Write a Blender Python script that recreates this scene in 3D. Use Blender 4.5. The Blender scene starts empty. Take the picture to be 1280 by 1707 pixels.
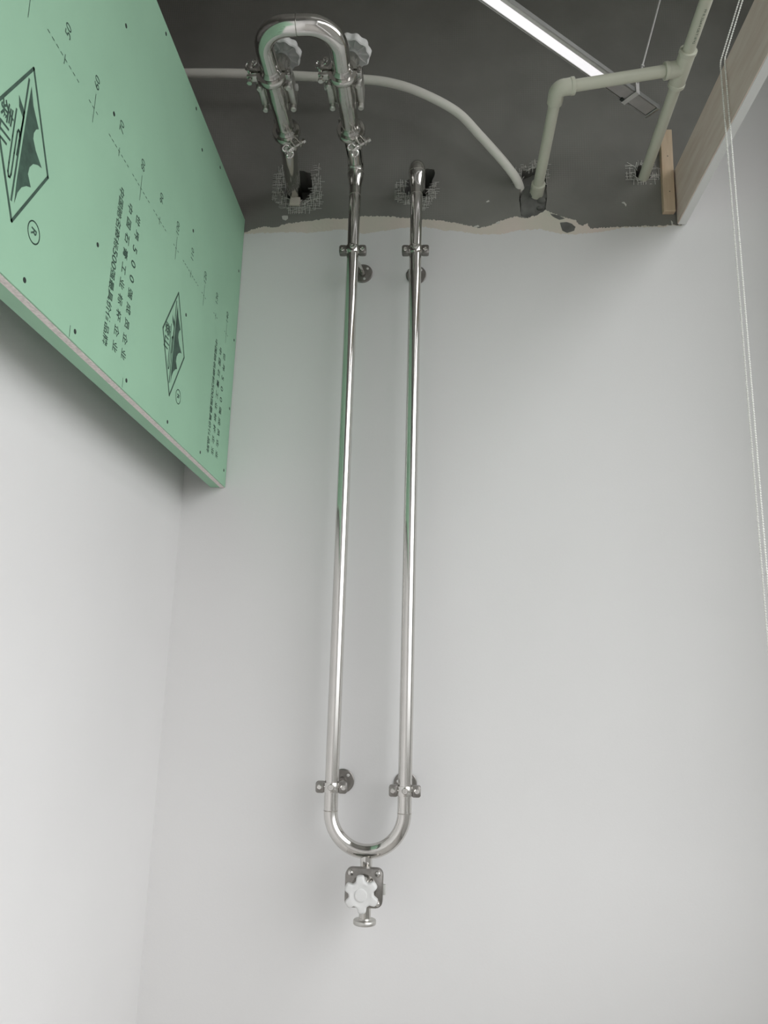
import bpy, bmesh, math, random
from mathutils import Vector, Matrix
random.seed(7)
SC = bpy.context.scene
COL = SC.collection
PI = math.pi

# ------------------------------------------------------------------ camera
F = 1280.0
CX, CY = 640.0, 853.5
EYE = Vector((0.0, -2.25, 1.5))
_d = Vector(((721 - CX) / F, (1144 - CY) / F, 1)).normalized()      # world depth axis in camera axes
_u = Vector(((795 - CX) / F, (-4800 - CY) / F, 1))
_u = (_u - _d * _u.dot(_d)).normalized()                            # world up in camera axes
_r = -_u.cross(_d)
if _r.x < 0:
    _r = -_r
cam = bpy.data.cameras.new('camera')
cam.sensor_fit = 'HORIZONTAL'
cam.sensor_width = 36.0
cam.lens = 36.0 * F / 1280.0
cam.clip_start = 0.02
co = bpy.data.objects.new('camera', cam)
COL.objects.link(co)
camx = Vector((_r.x, _d.x, _u.x)); camy = Vector((_r.y, _d.y, _u.y)); camz = Vector((_r.z, _d.z, _u.z))
m3 = Matrix((camx, -camy, -camz)).transposed()
co.matrix_world = Matrix.Translation(EYE) @ m3.to_4x4()
SC.camera = co

def wall_pt(px, py, y=0.0):
    """where the line of sight through a spot measured on the photograph meets the plane Y = y"""
    q = Vector(((px - CX) / F, (py - CY) / F, 1))
    v = Vector((_r.dot(q), _d.dot(q), _u.dot(q)))
    return EYE + v * ((y - EYE.y) / v.y)

# ------------------------------------------------------------------ world, lights, exposure
W = bpy.data.worlds.new('sky')
SC.world = W
W.use_nodes = True
wt = W.node_tree
bg = wt.nodes['Background']
wc_ = wt.nodes.new('ShaderNodeTexCoord')
wx = wt.nodes.new('ShaderNodeSeparateXYZ')
wt.links.new(wc_.outputs['Generated'], wx.inputs[0])
wr = wt.nodes.new('ShaderNodeValToRGB')               # overcast sky over a darker ground
mr = wt.nodes.new('ShaderNodeMapRange')
mr.inputs['From Min'].default_value = -1.0
wt.links.new(wx.outputs['Z'], mr.inputs['Value']); wt.links.new(mr.outputs[0], wr.inputs['Fac'])
el = wr.color_ramp.elements
el[0].position = 0.0; el[0].color = (0.07, 0.07, 0.066, 1)
el[1].position = 1.0; el[1].color = (1.0, 1.0, 1.0, 1)
for p_, c_ in ((0.45, (0.085, 0.085, 0.08, 1)), (0.56, (0.8, 0.81, 0.825, 1))):
    e_ = el.new(p_); e_.color = c_
wt.links.new(wr.outputs['Color'], bg.inputs[0])
bg.inputs[1].default_value = 4.15

def area(name, loc, target, sx, sy, power, col=(1, 1, 1), portal=False, spread=PI):
    l = bpy.data.lights.new(name, 'AREA')
    l.shape = 'RECTANGLE'; l.size = sx; l.size_y = sy; l.energy = power; l.color = col
    l.spread = spread
    o = bpy.data.objects.new(name, l)
    COL.objects.link(o)
    o.location = loc
    o.rotation_euler = (Vector(target) - Vector(loc)).to_track_quat('-Z', 'Y').to_euler()
    if portal:
        l.cycles.is_portal = True
    return o
WIN_Y = (-4.20, -0.54); WIN_Z = (0.9, 3.90); RX = 1.20
area('window_portal', (RX + 0.06, sum(WIN_Y) / 2, sum(WIN_Z) / 2), (0, sum(WIN_Y) / 2, sum(WIN_Z) / 2),
     WIN_Y[1] - WIN_Y[0], WIN_Z[1] - WIN_Z[0], 1, portal=True)

SC.view_settings.view_transform = 'Standard'
SC.view_settings.look = 'None'
SC.view_settings.exposure = 0.0
SC.view_settings.gamma = 1.0
SC.view_settings.use_curve_mapping = False
try:
    SC.cycles.max_bounces = 10
    SC.cycles.diffuse_bounces = 5
    SC.cycles.use_denoising = True
    SC.cycles.caustics_reflective = False
except Exception:
    pass

# ------------------------------------------------------------------ materials
def mat(name, col, rough=0.6, metal=0.0, var=0.0, scale=8.0, stretch=(1, 1, 1), bump=0.0, bscale=60.0, detail=6, emit=0.0, col2=None, coat=0.0):
    m = bpy.data.materials.new(name)
    m.use_nodes = True
    nt = m.node_tree
    b = nt.nodes['Principled BSDF']
    b.inputs['Base Color'].default_value = (*col, 1)
    b.inputs['Roughness'].default_value = rough
    b.inputs['Metallic'].default_value = metal
    if coat:
        b.inputs['Coat Weight'].default_value = coat
    if emit:
        b.inputs['Emission Color'].default_value = (*col, 1)
        b.inputs['Emission Strength'].default_value = emit
    tc = nt.nodes.new('ShaderNodeTexCoord')
    mp = nt.nodes.new('ShaderNodeMapping')
    mp.inputs['Scale'].default_value = stretch
    nt.links.new(tc.outputs['Object'], mp.inputs['Vector'])
    if var or col2:
        n = nt.nodes.new('ShaderNodeTexNoise')
        n.inputs['Scale'].default_value = scale
        n.inputs['Detail'].default_value = detail
        nt.links.new(mp.outputs[0], n.inputs['Vector'])
        r = nt.nodes.new('ShaderNodeValToRGB')
        a = tuple(c * (1 - var) for c in col); z = tuple(min(1, c * (1 + var)) for c in col)
        if col2:
            a, z = col, col2
        r.color_ramp.elements[0].position = 0.32; r.color_ramp.elements[1].position = 0.68
        r.color_ramp.elements[0].color = (*a, 1); r.color_ramp.elements[1].color = (*z, 1)
        nt.links.new(n.outputs['Fac'], r.inputs['Fac'])
        nt.links.new(r.outputs['Color'], b.inputs['Base Color'])
    if bump:
        n2 = nt.nodes.new('ShaderNodeTexNoise')
        n2.inputs['Scale'].default_value = bscale
        n2.inputs['Detail'].default_value = 5
        nt.links.new(mp.outputs[0], n2.inputs['Vector'])
        bp = nt.nodes.new('ShaderNodeBump')
        bp.inputs['Strength'].default_value = bump
        bp.inputs['Distance'].default_value = 0.002
        nt.links.new(n2.outputs['Fac'], bp.inputs['Height'])
        nt.links.new(bp.outputs['Normal'], b.inputs['Normal'])
    return m

def cement_material():
    m = mat('raw_cement', (0.215, 0.211, 0.194), 0.9, var=0.14, scale=3.0, bump=0.5, bscale=45)
    nt = m.node_tree; b = nt.nodes['Principled BSDF']
    src = b.inputs['Base Color'].links[0].from_socket
    tc = nt.nodes.new('ShaderNodeTexCoord')
    ws = []
    for d in ('X', 'Z'):
        w = nt.nodes.new('ShaderNodeTexWave'); w.wave_type = 'BANDS'; w.bands_direction = d
        w.inputs['Scale'].default_value = 40.0; w.inputs['Distortion'].default_value = 0.6
        w.inputs['Detail'].default_value = 1.0
        nt.links.new(tc.outputs['Object'], w.inputs['Vector']); ws.append(w)
    mx = nt.nodes.new('ShaderNodeMath'); mx.operation = 'MAXIMUM'
    nt.links.new(ws[0].outputs['Fac'], mx.inputs[0]); nt.links.new(ws[1].outputs['Fac'], mx.inputs[1])
    pw = nt.nodes.new('ShaderNodeMath'); pw.operation = 'POWER'; pw.inputs[1].default_value = 4.0
    nt.links.new(mx.outputs[0], pw.inputs[0])
    n = nt.nodes.new('ShaderNodeTexNoise'); n.inputs['Scale'].default_value = 4.5; n.inputs['Detail'].default_value = 3
    nt.links.new(tc.outputs['Object'], n.inputs['Vector'])
    r = nt.nodes.new('ShaderNodeValToRGB')
    r.color_ramp.elements[0].position = 0.48; r.color_ramp.elements[1].position = 0.68
    nt.links.new(n.outputs['Fac'], r.inputs['Fac'])
    mu = nt.nodes.new('ShaderNodeMath'); mu.operation = 'MULTIPLY'
    nt.links.new(pw.outputs[0], mu.inputs[0]); nt.links.new(r.outputs['Color'], mu.inputs[1])
    m2 = nt.nodes.new('ShaderNodeMath'); m2.operation = 'MULTIPLY'; m2.inputs[1].default_value = 0.40
    nt.links.new(mu.outputs[0], m2.inputs[0])
    mix = nt.nodes.new('ShaderNodeMixRGB')
    mix.inputs['Color2'].default_value = (0.30, 0.30, 0.275, 1)
    nt.links.new(m2.outputs[0], mix.inputs['Fac']); nt.links.new(src, mix.inputs['Color1'])
    nt.links.new(mix.outputs[0], b.inputs['Base Color'])
    return m

M = {
    'paint': mat('wall_paint', (0.745, 0.738, 0.732), 0.65, var=0.012, scale=2.5, bump=0.08, bscale=180),
    'cement': cement_material(),
    'slab': mat('slab_concrete', (0.58, 0.57, 0.545), 0.9, var=0.2, scale=2),
    'mortar': mat('patch_mortar', (0.15, 0.15, 0.14), 0.95, var=0.22, scale=30, bump=0.9, bscale=60),
    'mortar_l': mat('light_mortar', (0.30, 0.295, 0.275), 0.95, var=0.2, scale=40, bump=0.8, bscale=80),
    'plaster': mat('skim_plaster', (0.73, 0.635, 0.575), 0.85, scale=7, bump=0.7, bscale=80, col2=(0.64, 0.63, 0.535)),
    'fleck': mat('plaster_fleck', (0.62, 0.61, 0.57), 0.9),
    'floor': mat('floor_screed', (0.50, 0.485, 0.465), 0.5, var=0.05, scale=3),
    'far': mat('far_wall', (0.60, 0.60, 0.585), 0.8, var=0.03),
    'steel': mat('polished_steel', (0.66, 0.645, 0.62), 0.10, 1.0, var=0.02, scale=20),
    'satin': mat('satin_steel', (0.48, 0.47, 0.45), 0.20, 1.0, var=0.06, scale=40),
    'castst': mat('cast_steel', (0.60, 0.585, 0.555), 0.15, 1.0, var=0.06, scale=60, bump=0.25, bscale=35),
    'weld': mat('weld_bead', (0.42, 0.40, 0.37), 0.3, 1.0, var=0.15, scale=120),
    'wheel': mat('white_plastic', (0.70, 0.70, 0.69), 0.42, var=0.015, scale=20),
    'wheel_hi': mat('white_wheel_plastic', (0.86, 0.86, 0.845), 0.42, var=0.015, scale=20),
    'gasket': mat('gasket', (0.55, 0.55, 0.52), 0.6),
    'ppr': mat('ppr_plastic', (0.58, 0.585, 0.485), 0.34, var=0.03, scale=10),
    'conduit': mat('conduit_plastic', (0.87, 0.85, 0.785), 0.4, var=0.03, scale=9),
    'green': mat('green_board_paper', (0.335, 0.565, 0.398), 0.75, var=0.03, scale=5, bump=0.06, bscale=300),
    'plate': mat('plate_steel', (0.27, 0.258, 0.242), 0.34, 1.0, var=0.12, scale=60, bump=0.15, bscale=200),
    'flange': mat('cast_flange', (0.62, 0.61, 0.58), 0.38, 1.0, var=0.08, scale=50, bump=0.2, bscale=150),
    'core': mat('gypsum_core', (0.80, 0.74, 0.71), 0.9, var=0.14, scale=160, bump=0.5, bscale=300),
    'ink': mat('print_ink', (0.045, 0.092, 0.066), 0.7, var=0.25, scale=60),
    'screw': mat('screw_black', (0.035, 0.045, 0.04), 0.5, 0.4),
    'ply': mat('plywood', (0.70, 0.575, 0.505), 0.75, scale=6, stretch=(6, 1.0, 9), col2=(0.79, 0.69, 0.62), bump=0.15, bscale=30),
    'pine': mat('pine_batten', (0.60, 0.455, 0.31), 0.7, scale=9, stretch=(7, 5, 0.9), col2=(0.70, 0.56, 0.41), bump=0.15, bscale=30),
    'whiteedge': mat('white_edge', (0.78, 0.78, 0.765), 0.6),
    'bead': mat('bead_plastic', (0.92, 0.915, 0.87), 0.35),
    'alu': mat('fixture_metal', (0.50, 0.50, 0.49), 0.35, 0.9, var=0.04, scale=30),
    'alud': mat('fixture_driver_cover', (0.44, 0.42, 0.41), 0.5, 0.2, var=0.05, scale=30),
    'led': mat('led_diffuser', (0.97, 0.945, 0.98), 0.5, emit=0.72),
    'zinc': mat('zinc_strap', (0.66, 0.65, 0.63), 0.5, 0.35, var=0.08, scale=50),
    'strand': mat('glass_fibre_strand', (0.70, 0.69, 0.65), 0.7),
    'winframe': mat('window_frame', (0.55, 0.55, 0.55), 0.5),
    }
# ------------------------------------------------------------------ mesh helpers
def frame(z, x=None):
    z = Vector(z).normalized()
    if x is None:
        x = Vector((1, 0, 0)) if abs(z.x) < 0.9 else Vector((0, 1, 0))
    x = (Vector(x) - z * z.dot(Vector(x))).normalized()
    y = z.cross(x)
    return Matrix((x, y, z)).transposed()

class MB:
    def __init__(s):
        s.bm = bmesh.new()
    def tube(s, pts, r, seg=24, caps=True):
        pts = [Vector(p) for p in pts]
        n = len(pts)
        rs = list(r) if isinstance(r, (list, tuple)) else [r] * n
        tang = []
        for i in range(n):
            a = pts[i] - pts[i - 1] if i else pts[1] - pts[0]
            b = pts[i + 1] - pts[i] if i < n - 1 else pts[-1] - pts[-2]
            a = a.normalized() if a.length > 1e-9 else b.normalized()
            b = b.normalized() if b.length > 1e-9 else a
            tang.append((a + b).normalized())
        fr = frame(tang[0]); x = fr.col[0].copy()
        rings = []
        for i in range(n):
            t = tang[i]
            x = (x - t * t.dot(x)).normalized(); y = t.cross(x)
            rings.append([s.bm.verts.new(pts[i] + (x * math.cos(2 * PI * k / seg) + y * math.sin(2 * PI * k / seg)) * rs[i]) for k in range(seg)])
        for i in range(n - 1):
            for k in range(seg):
                s.bm.faces.new((rings[i][k], rings[i][(k + 1) % seg], rings[i + 1][(k + 1) % seg], rings[i + 1][k]))
        if caps:
            s.bm.faces.new(rings[0][::-1]); s.bm.faces.new(rings[-1])
        return s
    def lathe(s, o, axis, prof, seg=32, closed=False, lobes=0, amp=0.0, x=None, phase=0.0):
        """prof: (radius, height) along axis; closed joins last to first (a ring)"""
        o = Vector(o); fr = frame(axis, x)
        rings = []
        for (r, h) in prof:
            rr = []
            for k in range(seg):
                a = 2 * PI * k / seg
                q = r
                if lobes:
                    q = r * (1 + amp * math.cos(lobes * (a - phase)))
                rr.append(s.bm.verts.new(o + fr @ Vector((q * math.cos(a), q * math.sin(a), h))))
            rings.append(rr)
        m = len(rings)
        for i in range(m if closed else m - 1):
            A, B = rings[i], rings[(i + 1) % m]
            for k in range(seg):
                s.bm.faces.new((A[k], A[(k + 1) % seg], B[(k + 1) % seg], B[k]))
        if not closed:
            s.bm.faces.new(rings[0][::-1]); s.bm.faces.new(rings[-1])
        return s
    def box(s, c, size, rot=None, bevel=0.0, bseg=2):
        vs = []
        R = rot.to_4x4() if rot is not None else Matrix.Identity(4)
        r = bmesh.ops.create_cube(s.bm, size=1.0, matrix=Matrix.Translation(Vector(c)) @ R @ Matrix.Diagonal((*size, 1)))
        if bevel:
            es = set()
            for v in r['verts']:
                es.update(v.link_edges)
            bmesh.ops.bevel(s.bm, geom=list(es), offset=bevel, segments=bseg, affect='EDGES', profile=0.5)
        return s
    def prism(s, pts2, mtx, h0, h1, bevel=0.0):
        """outline in the xy plane of mtx, from height h0 to h1"""
        a = [s.bm.verts.new(mtx @ Vector((p[0], p[1], h0))) for p in pts2]
        b = [s.bm.verts.new(mtx @ Vector((p[0], p[1], h1))) for p in pts2]
        n = len(a)
        s.bm.faces.new(a[::-1]); top = s.bm.faces.new(b)
        for i in range(n):
            s.bm.faces.new((a[i], a[(i + 1) % n], b[(i + 1) % n], b[i]))
        if bevel:
            bmesh.ops.bevel(s.bm, geom=list(top.edges), offset=bevel, segments=2, affect='EDGES', profile=0.5)
        return s
    def build(s, name, material, parent=None, sharp=0.6, smooth=True):
        bmesh.ops.recalc_face_normals(s.bm, faces=s.bm.faces[:])
        for f in s.bm.faces:
            f.smooth = smooth
        for e in s.bm.edges:
            if len(e.link_faces) == 2 and e.calc_face_angle(0) > sharp:
                e.smooth = False
        me = bpy.data.meshes.new(name)
        s.bm.to_mesh(me); s.bm.free()
        me.materials.append(material)
        o = bpy.data.objects.new(name, me)
        COL.objects.link(o)
        if parent is not None:
            o.parent = parent
            o.matrix_parent_inverse = parent.matrix_world.inverted()
        return o

def thing(name, label, cat, loc=(0, 0, 0), group=None):
    o = bpy.data.objects.new(name, None)
    o.empty_display_size = 0.05
    COL.objects.link(o)
    o.location = loc
    o.matrix_world = Matrix.Translation(Vector(loc))
    o['label'] = label; o['category'] = cat
    if group:
        o['group'] = group
    return o

def struct(o):
    o['kind'] = 'structure'
    return o

def copy_tree(src, delta, label, parent=None):
    c = src.copy(); COL.objects.link(c)
    if parent is None:
        c.location = src.location + Vector(delta)
        c.matrix_world = Matrix.Translation(c.location)
        c['label'] = label
    else:
        c.parent = parent
        c.matrix_parent_inverse = src.matrix_parent_inverse.copy()
    for ch in [k for k in src.children]:
        copy_tree(ch, delta, label, c)
    return c

def arc(c, a, b, r, n=10, t0=0.0, t1=PI / 2):
    """points c + r*(cos t * a + sin t * b)"""
    c, a, b = Vector(c), Vector(a), Vector(b)
    return [c + (a * math.cos(t0 + (t1 - t0) * i / n) + b * math.sin(t0 + (t1 - t0) * i / n)) * r for i in range(n + 1)]

def rrect(w, h, r, n=5):
    out = []
    for cx, cy, a in ((w / 2 - r, h / 2 - r, 0), (-w / 2 + r, h / 2 - r, PI / 2), (-w / 2 + r, -h / 2 + r, PI), (w / 2 - r, -h / 2 + r, 1.5 * PI)):
        for i in range(n + 1):
            t = a + PI / 2 * i / n
            out.append((cx + r * math.cos(t), cy + r * math.sin(t)))
    return out

# ================================================================== SETTING
LX = -0.775      # face of the left partition
# ---- back wall of raw cement, with its broken holes
def px_loop(ox, oy, k, pts):
    return [wall_pt(ox + x * k, oy + y * k) for x, y in pts]
HOLES = {
    'inlet': px_loop(430, 240, .1094, [(395, 640), (400, 780), (490, 850), (600, 905), (700, 885), (800, 860), (822, 760), (828, 560), (800, 440), (700, 410), (560, 400), (440, 480)]),
    'return': px_loop(550, 230, .1524, [(830, 480), (880, 420), (960, 370), (1060, 335), (1140, 345), (1146, 400), (1115, 490), (1105, 560), (1060, 650), (980, 692), (880, 640), (815, 600)]),
    'main': px_loop(1000, 60, .1524, [(385, 1440), (392, 1540), (445, 1582), (510, 1585), (552, 1545), (556, 1475), (510, 1420), (440, 1410)]),
    'chase': px_loop(800, 230, .15625, [(452, 345), (530, 330), (600, 300), (668, 275), (694, 292), (702, 400), (712, 500), (713, 640), (700, 760), (640, 810), (580, 845), (500, 858), (440, 832), (424, 700), (422, 590), (440, 470)]),
}
def ragged(loop, amp, k=3):
    out = []
    n = len(loop)
    for i in range(n):
        a, b = loop[i], loop[(i + 1) % n]
        for j in range(k):
            p = a.lerp(b, j / k)
            if j:
                p = p + Vector((random.uniform(-amp, amp), 0, random.uniform(-amp, amp)))
            out.append(p)
    return out
WX0, WX1, WZ1 = -2.5, RX, 4.2
bm = bmesh.new()
outer = [Vector((WX0, 0, 0)), Vector((WX1, 0, 0)), Vector((WX1, 0, WZ1)), Vector((WX0, 0, WZ1))]
loops = [[bm.verts.new(p) for p in outer]]
for h in HOLES.values():
    loops.append([bm.verts.new(p) for p in ragged(h, 0.0018)])
es = []
for lp in loops:
    for i in range(len(lp)):
        es.append(bm.edges.new((lp[i], lp[(i + 1) % len(lp)])))
bmesh.ops.triangle_fill(bm, use_beauty=True, edges=es)
for fc in bm.faces:
    if fc.normal.y > 0:
        fc.normal_flip()
DEPTH = {0: 0.12, 1: 0.10, 2: 0.07, 3: 0.045}
for i, lp in enumerate(loops[1:]):
    back = [bm.verts.new(v.co + Vector((0, DEPTH[i], 0))) for v in lp]
    for k in range(len(lp)):
        bm.faces.new((lp[k], lp[(k + 1) % len(lp)], back[(k + 1) % len(lp)], back[k]))
    bm.faces.new(back)
# thickness behind
bv = [bm.verts.new(p + Vector((0, 0.2, 0))) for p in outer]
for k in range(4):
    bm.faces.new((loops[0][k], loops[0][(k + 1) % 4], bv[(k + 1) % 4], bv[k]))
bm.faces.new(bv)
me = bpy.data.meshes.new('wall_back'); bm.to_mesh(me); bm.free(); me.materials.append(M['cement'])
wall = bpy.data.objects.new('wall_back', me); COL.objects.link(wall); struct(wall)

def jag(pts, step, amp):
    out = [pts[0]]
    for a, b in zip(pts, pts[1:]):
        n = max(1, int((b - a).length / step))
        for j in range(1, n + 1):
            p = a.lerp(b, j / n)
            if j < n:
                p = p + Vector((random.uniform(-amp, amp) * 0.6, 0, random.uniform(-amp, amp)))
            out.append(p)
    return out
TOPB = [(300, 392), (407, 388), (436, 379), (462, 379), (470, 375), (506, 370), (546, 365), (578, 365), (607, 361), (641, 361), (679, 364), (731, 368), (760, 372), (800, 381), (826, 373), (831, 369), (861, 361), (869, 364), (878, 364), (894, 360), (902, 355), (909, 350), (916, 354), (933, 361), (959, 367), (965, 375), (972, 377), (978, 373), (984, 382), (1021, 379), (1071, 377.5), (1107, 377), (1123, 375), (1136, 376)]
LOWB = [(300, 396), (407, 391), (471, 388), (520, 389), (569, 383), (607, 391), (679, 380), (708, 379), (737, 385), (760, 386), (800, 392), (839, 391), (862, 385), (901, 383), (933, 391), (956, 392), (1000, 388), (1040, 380), (1071, 379.5), (1107, 379), (1123, 377), (1136, 377)]
XZ = Matrix(((1, 0, 0, 0), (0, 0, -1, 0), (0, 1, 0, 0), (0, 0, 0, 1)))      # prism height -> -Y
def coat(name, top, zlow, tail, thick, m):
    pts = [(p.x, p.z) for p in top] + tail + [(WX1 - .002, zlow), (LX - .01, zlow)]
    mb = MB(); mb.prism([(max(x, LX - .01), z) for x, z in pts], XZ, 0.0, thick)
    return mb.build(name, m, wall, smooth=False)
tb = jag([wall_pt(*p) for p in TOPB], 0.0035, 0.0027)
lb = jag([wall_pt(*p) for p in LOWB], 0.004, 0.0024)
strip = [(p.x, p.z) for p in tb] + [(p.x, p.z - 0.012) for p in lb[::-1]]
mb = MB(); mb.prism(strip, XZ, 0.0, 0.0022); mb.build('plaster_band', M['plaster'], wall, smooth=False)
paint_pts = [(p.x, p.z) for p in lb] + [(0.782, 3.0), (0.80, 3.05), (0.90, 3.31), (1.0, 3.56), (WX1 - .002, 4.05), (WX1 - .002, 0.002), (lb[0].x, 0.002)]
mb = MB(); mb.prism(paint_pts, XZ, 0.0, 0.0034); mb.build('paint_coat', M['paint'], wall, smooth=False)
# bare cement islands and white flakes in the plaster to the right of the chase
for poly in ([(933, 372), (944, 371), (953, 374), (959, 379), (957, 385), (945, 389), (937, 385)], [(917, 357), (930, 360), (941, 365), (932, 367), (922, 362)]):
    mb = MB(); mb.prism([(p.x, p.z) for p in ragged([wall_pt(*q) for q in poly], 0.0012, 2)], XZ, 0.0, 0.0030); mb.build('cement_island', M['mortar'], wall, smooth=False)
for poly in ([(810, 337), (814, 334.5), (816, 336), (812, 338)], [(1036, 338), (1040, 337.5), (1044, 342), (1043, 345), (1040, 340)], [(1118, 368), (1121, 371), (1121, 376), (1119, 375)],
             [(470, 361), (474, 360), (480, 360.5), (480, 365), (476, 368), (471, 366)], [(790, 378), (797, 376), (799, 378), (792, 380)], [(827, 371), (833, 370), (833, 373), (828, 374)]):
    mb = MB(); mb.prism([(p.x, p.z) for p in (wall_pt(*q) for q in poly)], XZ, 0.0, 0.003); mb.build('plaster_fleck', M['fleck'], wall, smooth=False)
# packing and mortar left in the hole round the wall stub
p = wall_pt(492, 337)
MB().box((p.x, .006, p.z), (.034, .030, .030), Matrix.Rotation(.08, 3, 'Y'), .002).build('packing_block', M['plaster'], wall, smooth=False)
for x, y, a, b in ((464, 330, .017, .026), (458, 318, .011, .012), (470, 344, .014, .010)):
    p = wall_pt(x, y); mb = MB()
    bmesh.ops.create_icosphere(mb.bm, subdivisions=2, radius=1, matrix=Matrix.Translation((p.x, 0.002, p.z)) @ Matrix.Diagonal((a, .006, b, 1)))
    for v in mb.bm.verts:
        v.co += Vector((random.uniform(-.001, .001), 0, random.uniform(-.001, .001)))
    mb.build('mortar_smear', M['mortar_l'], wall)
# mortar filling the pipe chase
ch = HOLES['chase']
fill = px_loop(800, 230, .15625, [(520, 492), (560, 478), (610, 470), (650, 468), (690, 478), (714, 520), (714, 640), (702, 762), (640, 812), (580, 846), (500, 860), (438, 834), (430, 700), (440, 590), (470, 520)])
mb = MB(); mb.prism([(p.x, p.z) for p in ragged(fill, 0.0015)], XZ, -0.045, -0.006, bevel=0.004); mb.build('mortar_patch', M['mortar'], wall)
mb = MB()
for (x, y, r) in ((650, 500, .012), (600, 560, .010), (660, 660, .011), (560, 600, .009), (640, 740, .008)):
    p = wall_pt(800 + x * .15625, 230 + y * .15625)
    bmesh.ops.create_icosphere(mb.bm, subdivisions=2, radius=1, matrix=Matrix.Translation((p.x, 0.004, p.z)) @ Matrix.Diagonal((r * 1.3, 0.008, r, 1)))
mb.build('mortar_lump', M['mortar'], wall)
# torn glass-fibre mesh round the holes
def inside(p, loop):
    c = False
    n = len(loop)
    for i in range(n):
        a, b = loop[i], loop[i - 1]
        if (a.z > p[1]) != (b.z > p[1]) and p[0] < (b.x - a.x) * (p[1] - a.z) / (b.z - a.z) + a.x:
            c = not c
    return c
def mesh_scrim(loop, sx, sz, keep, pitch=0.0062, dz=0.0):
    cx = sum(p.x for p in loop) / len(loop); cz = sum(p.z for p in loop) / len(loop)
    big = [Vector((cx + (p.x - cx) * sx, 0, cz + dz + (p.z - cz) * sz)) for p in loop]
    small = [Vector((cx + (p.x - cx) * 0.86, 0, cz + (p.z - cz) * 0.86)) for p in loop]
    x0, x1 = min(p.x for p in big), max(p.x for p in big); z0, z1 = min(p.z for p in big), max(p.z for p in big)
    mb = MB()
    def seg(a, b):
        y0 = -0.0008 + random.uniform(-0.0015, 0.0005); y1 = -0.0008 + random.uniform(-0.0025, 0.0005)
        mb.tube([(a[0], y0, a[1]), ((a[0] + b[0]) / 2 + random.uniform(-.001, .001), min(y0, y1) - random.uniform(0, .0015), (a[1] + b[1]) / 2 + random.uniform(-.001, .001)), (b[0], y1, b[1])], 0.00078, 4)
    for ax in (0, 1):
        v = (z0 if ax == 0 else x0)
        while v < (z1 if ax == 0 else x1):
            u = (x0 if ax == 0 else z0); vv = v + random.uniform(-.0012, .0012)
            ue = (x1 if ax == 0 else z1)
            while u < ue:
                L = random.uniform(0.006, 0.03)
                mid = (u + L / 2, vv) if ax == 0 else (vv, u + L / 2)
                if inside(mid, big) and not inside(mid, small) and keep(mid, (cx, cz)) and random.random() < 0.8:
                    sl = random.uniform(-.0015, .0015)
                    seg((u, vv) if ax == 0 else (vv, u), (u + L, vv + sl) if ax == 0 else (vv + sl, u + L))
                u += L + random.uniform(0, .004)
            v += pitch
    for _ in range(22):                     # long loose strands torn across the hole's rim
        p = random.choice(loop); q = Vector((p.x + random.uniform(-.045, .045), 0, p.z + random.uniform(-.022, .022)))
        if keep((q.x, q.z), (cx, cz)):
            seg((p.x, p.z), (q.x, q.z))
    o = mb.build('fibre_mesh', M['strand'], wall)
    o['kind'] = 'stuff'
mesh_scrim(HOLES['inlet'], 1.75, 1.6, lambda p, c: (p[0] < c[0] - .025 or p[1] < c[1] - .028 or (p[0] > c[0] + .045)), dz=-0.004)
mesh_scrim(HOLES['return'], 1.6, 1.45, lambda p, c: (p[1] < c[1] + .004 and abs(p[0] - c[0]) > .0), dz=-0.006)
mesh_scrim(HOLES['main'], 2.3, 1.5, lambda p, c: random.random() < .6)
mesh_scrim(HOLES['chase'], 1.5, 1.25, lambda p, c: p[1] > c[1] + .02 and p[0] < c[0] + .05 and random.random() < .7)

def slab_obj(name, lo, hi, m):
    lo, hi = Vector(lo), Vector(hi)
    mb = MB(); mb.box((lo + hi) / 2, hi - lo)
    return struct(mb.build(name, m, None, smooth=False))
FY = -4.6
slab_obj('floor', (WX0, FY, -0.1), (WX1 + .2, 0.2, 0.0), M['floor'])
slab_obj('ceiling', (WX0 - .1, FY - .1, WZ1), (WX1 + .2, 0.2, WZ1 + .15), M['slab'])
slab_obj('wall_left', (LX - 0.10, FY, 0.0), (LX, 0.0, 2.97), M['paint'])
slab_obj('wall_outer', (WX0 - .1, FY, 0.0), (WX0, 0.2, WZ1), M['slab'])
slab_obj('wall_front', (WX0, FY - .1, 0.0), (WX1 + .2, FY, WZ1), M['far'])
MB().box(((LX + RX) / 2, FY + .004, 1.5), (RX - LX - .01, .008, 2.98)).build('paint_coat', M['paint'], bpy.data.objects['wall_front'], smooth=False)
# right wall with its window opening
mb = MB()
for lo, hi in (((RX, FY, 0), (RX + .2, WIN_Y[0], WZ1)), ((RX, WIN_Y[1], 0), (RX + .2, 0.2, WZ1)), ((RX, WIN_Y[0], 0), (RX + .2, WIN_Y[1], WIN_Z[0])), ((RX, WIN_Y[0], WIN_Z[1]), (RX + .2, WIN_Y[1], WZ1))):
    lo, hi = Vector(lo), Vector(hi); mb.box((lo + hi) / 2, hi - lo)
struct(mb.build('wall_right', M['paint'], None, smooth=False))
mb = MB(); fw = .03
yc, zc = sum(WIN_Y) / 2, sum(WIN_Z) / 2; ww, hh = WIN_Y[1] - WIN_Y[0], WIN_Z[1] - WIN_Z[0]
for c, s in (((RX + .1, WIN_Y[0] + fw / 2, zc), (.05, fw, hh)), ((RX + .1, WIN_Y[1] - fw / 2, zc), (.05, fw, hh)), ((RX + .1, yc, WIN_Z[0] + fw / 2), (.05, ww - 2 * fw, fw)), ((RX + .1, yc, WIN_Z[1] - fw / 2), (.05, ww - 2 * fw, fw))):
    mb.box(c, s)
wf = struct(mb.build('window_1', M['winframe'], None, smooth=False))

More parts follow.
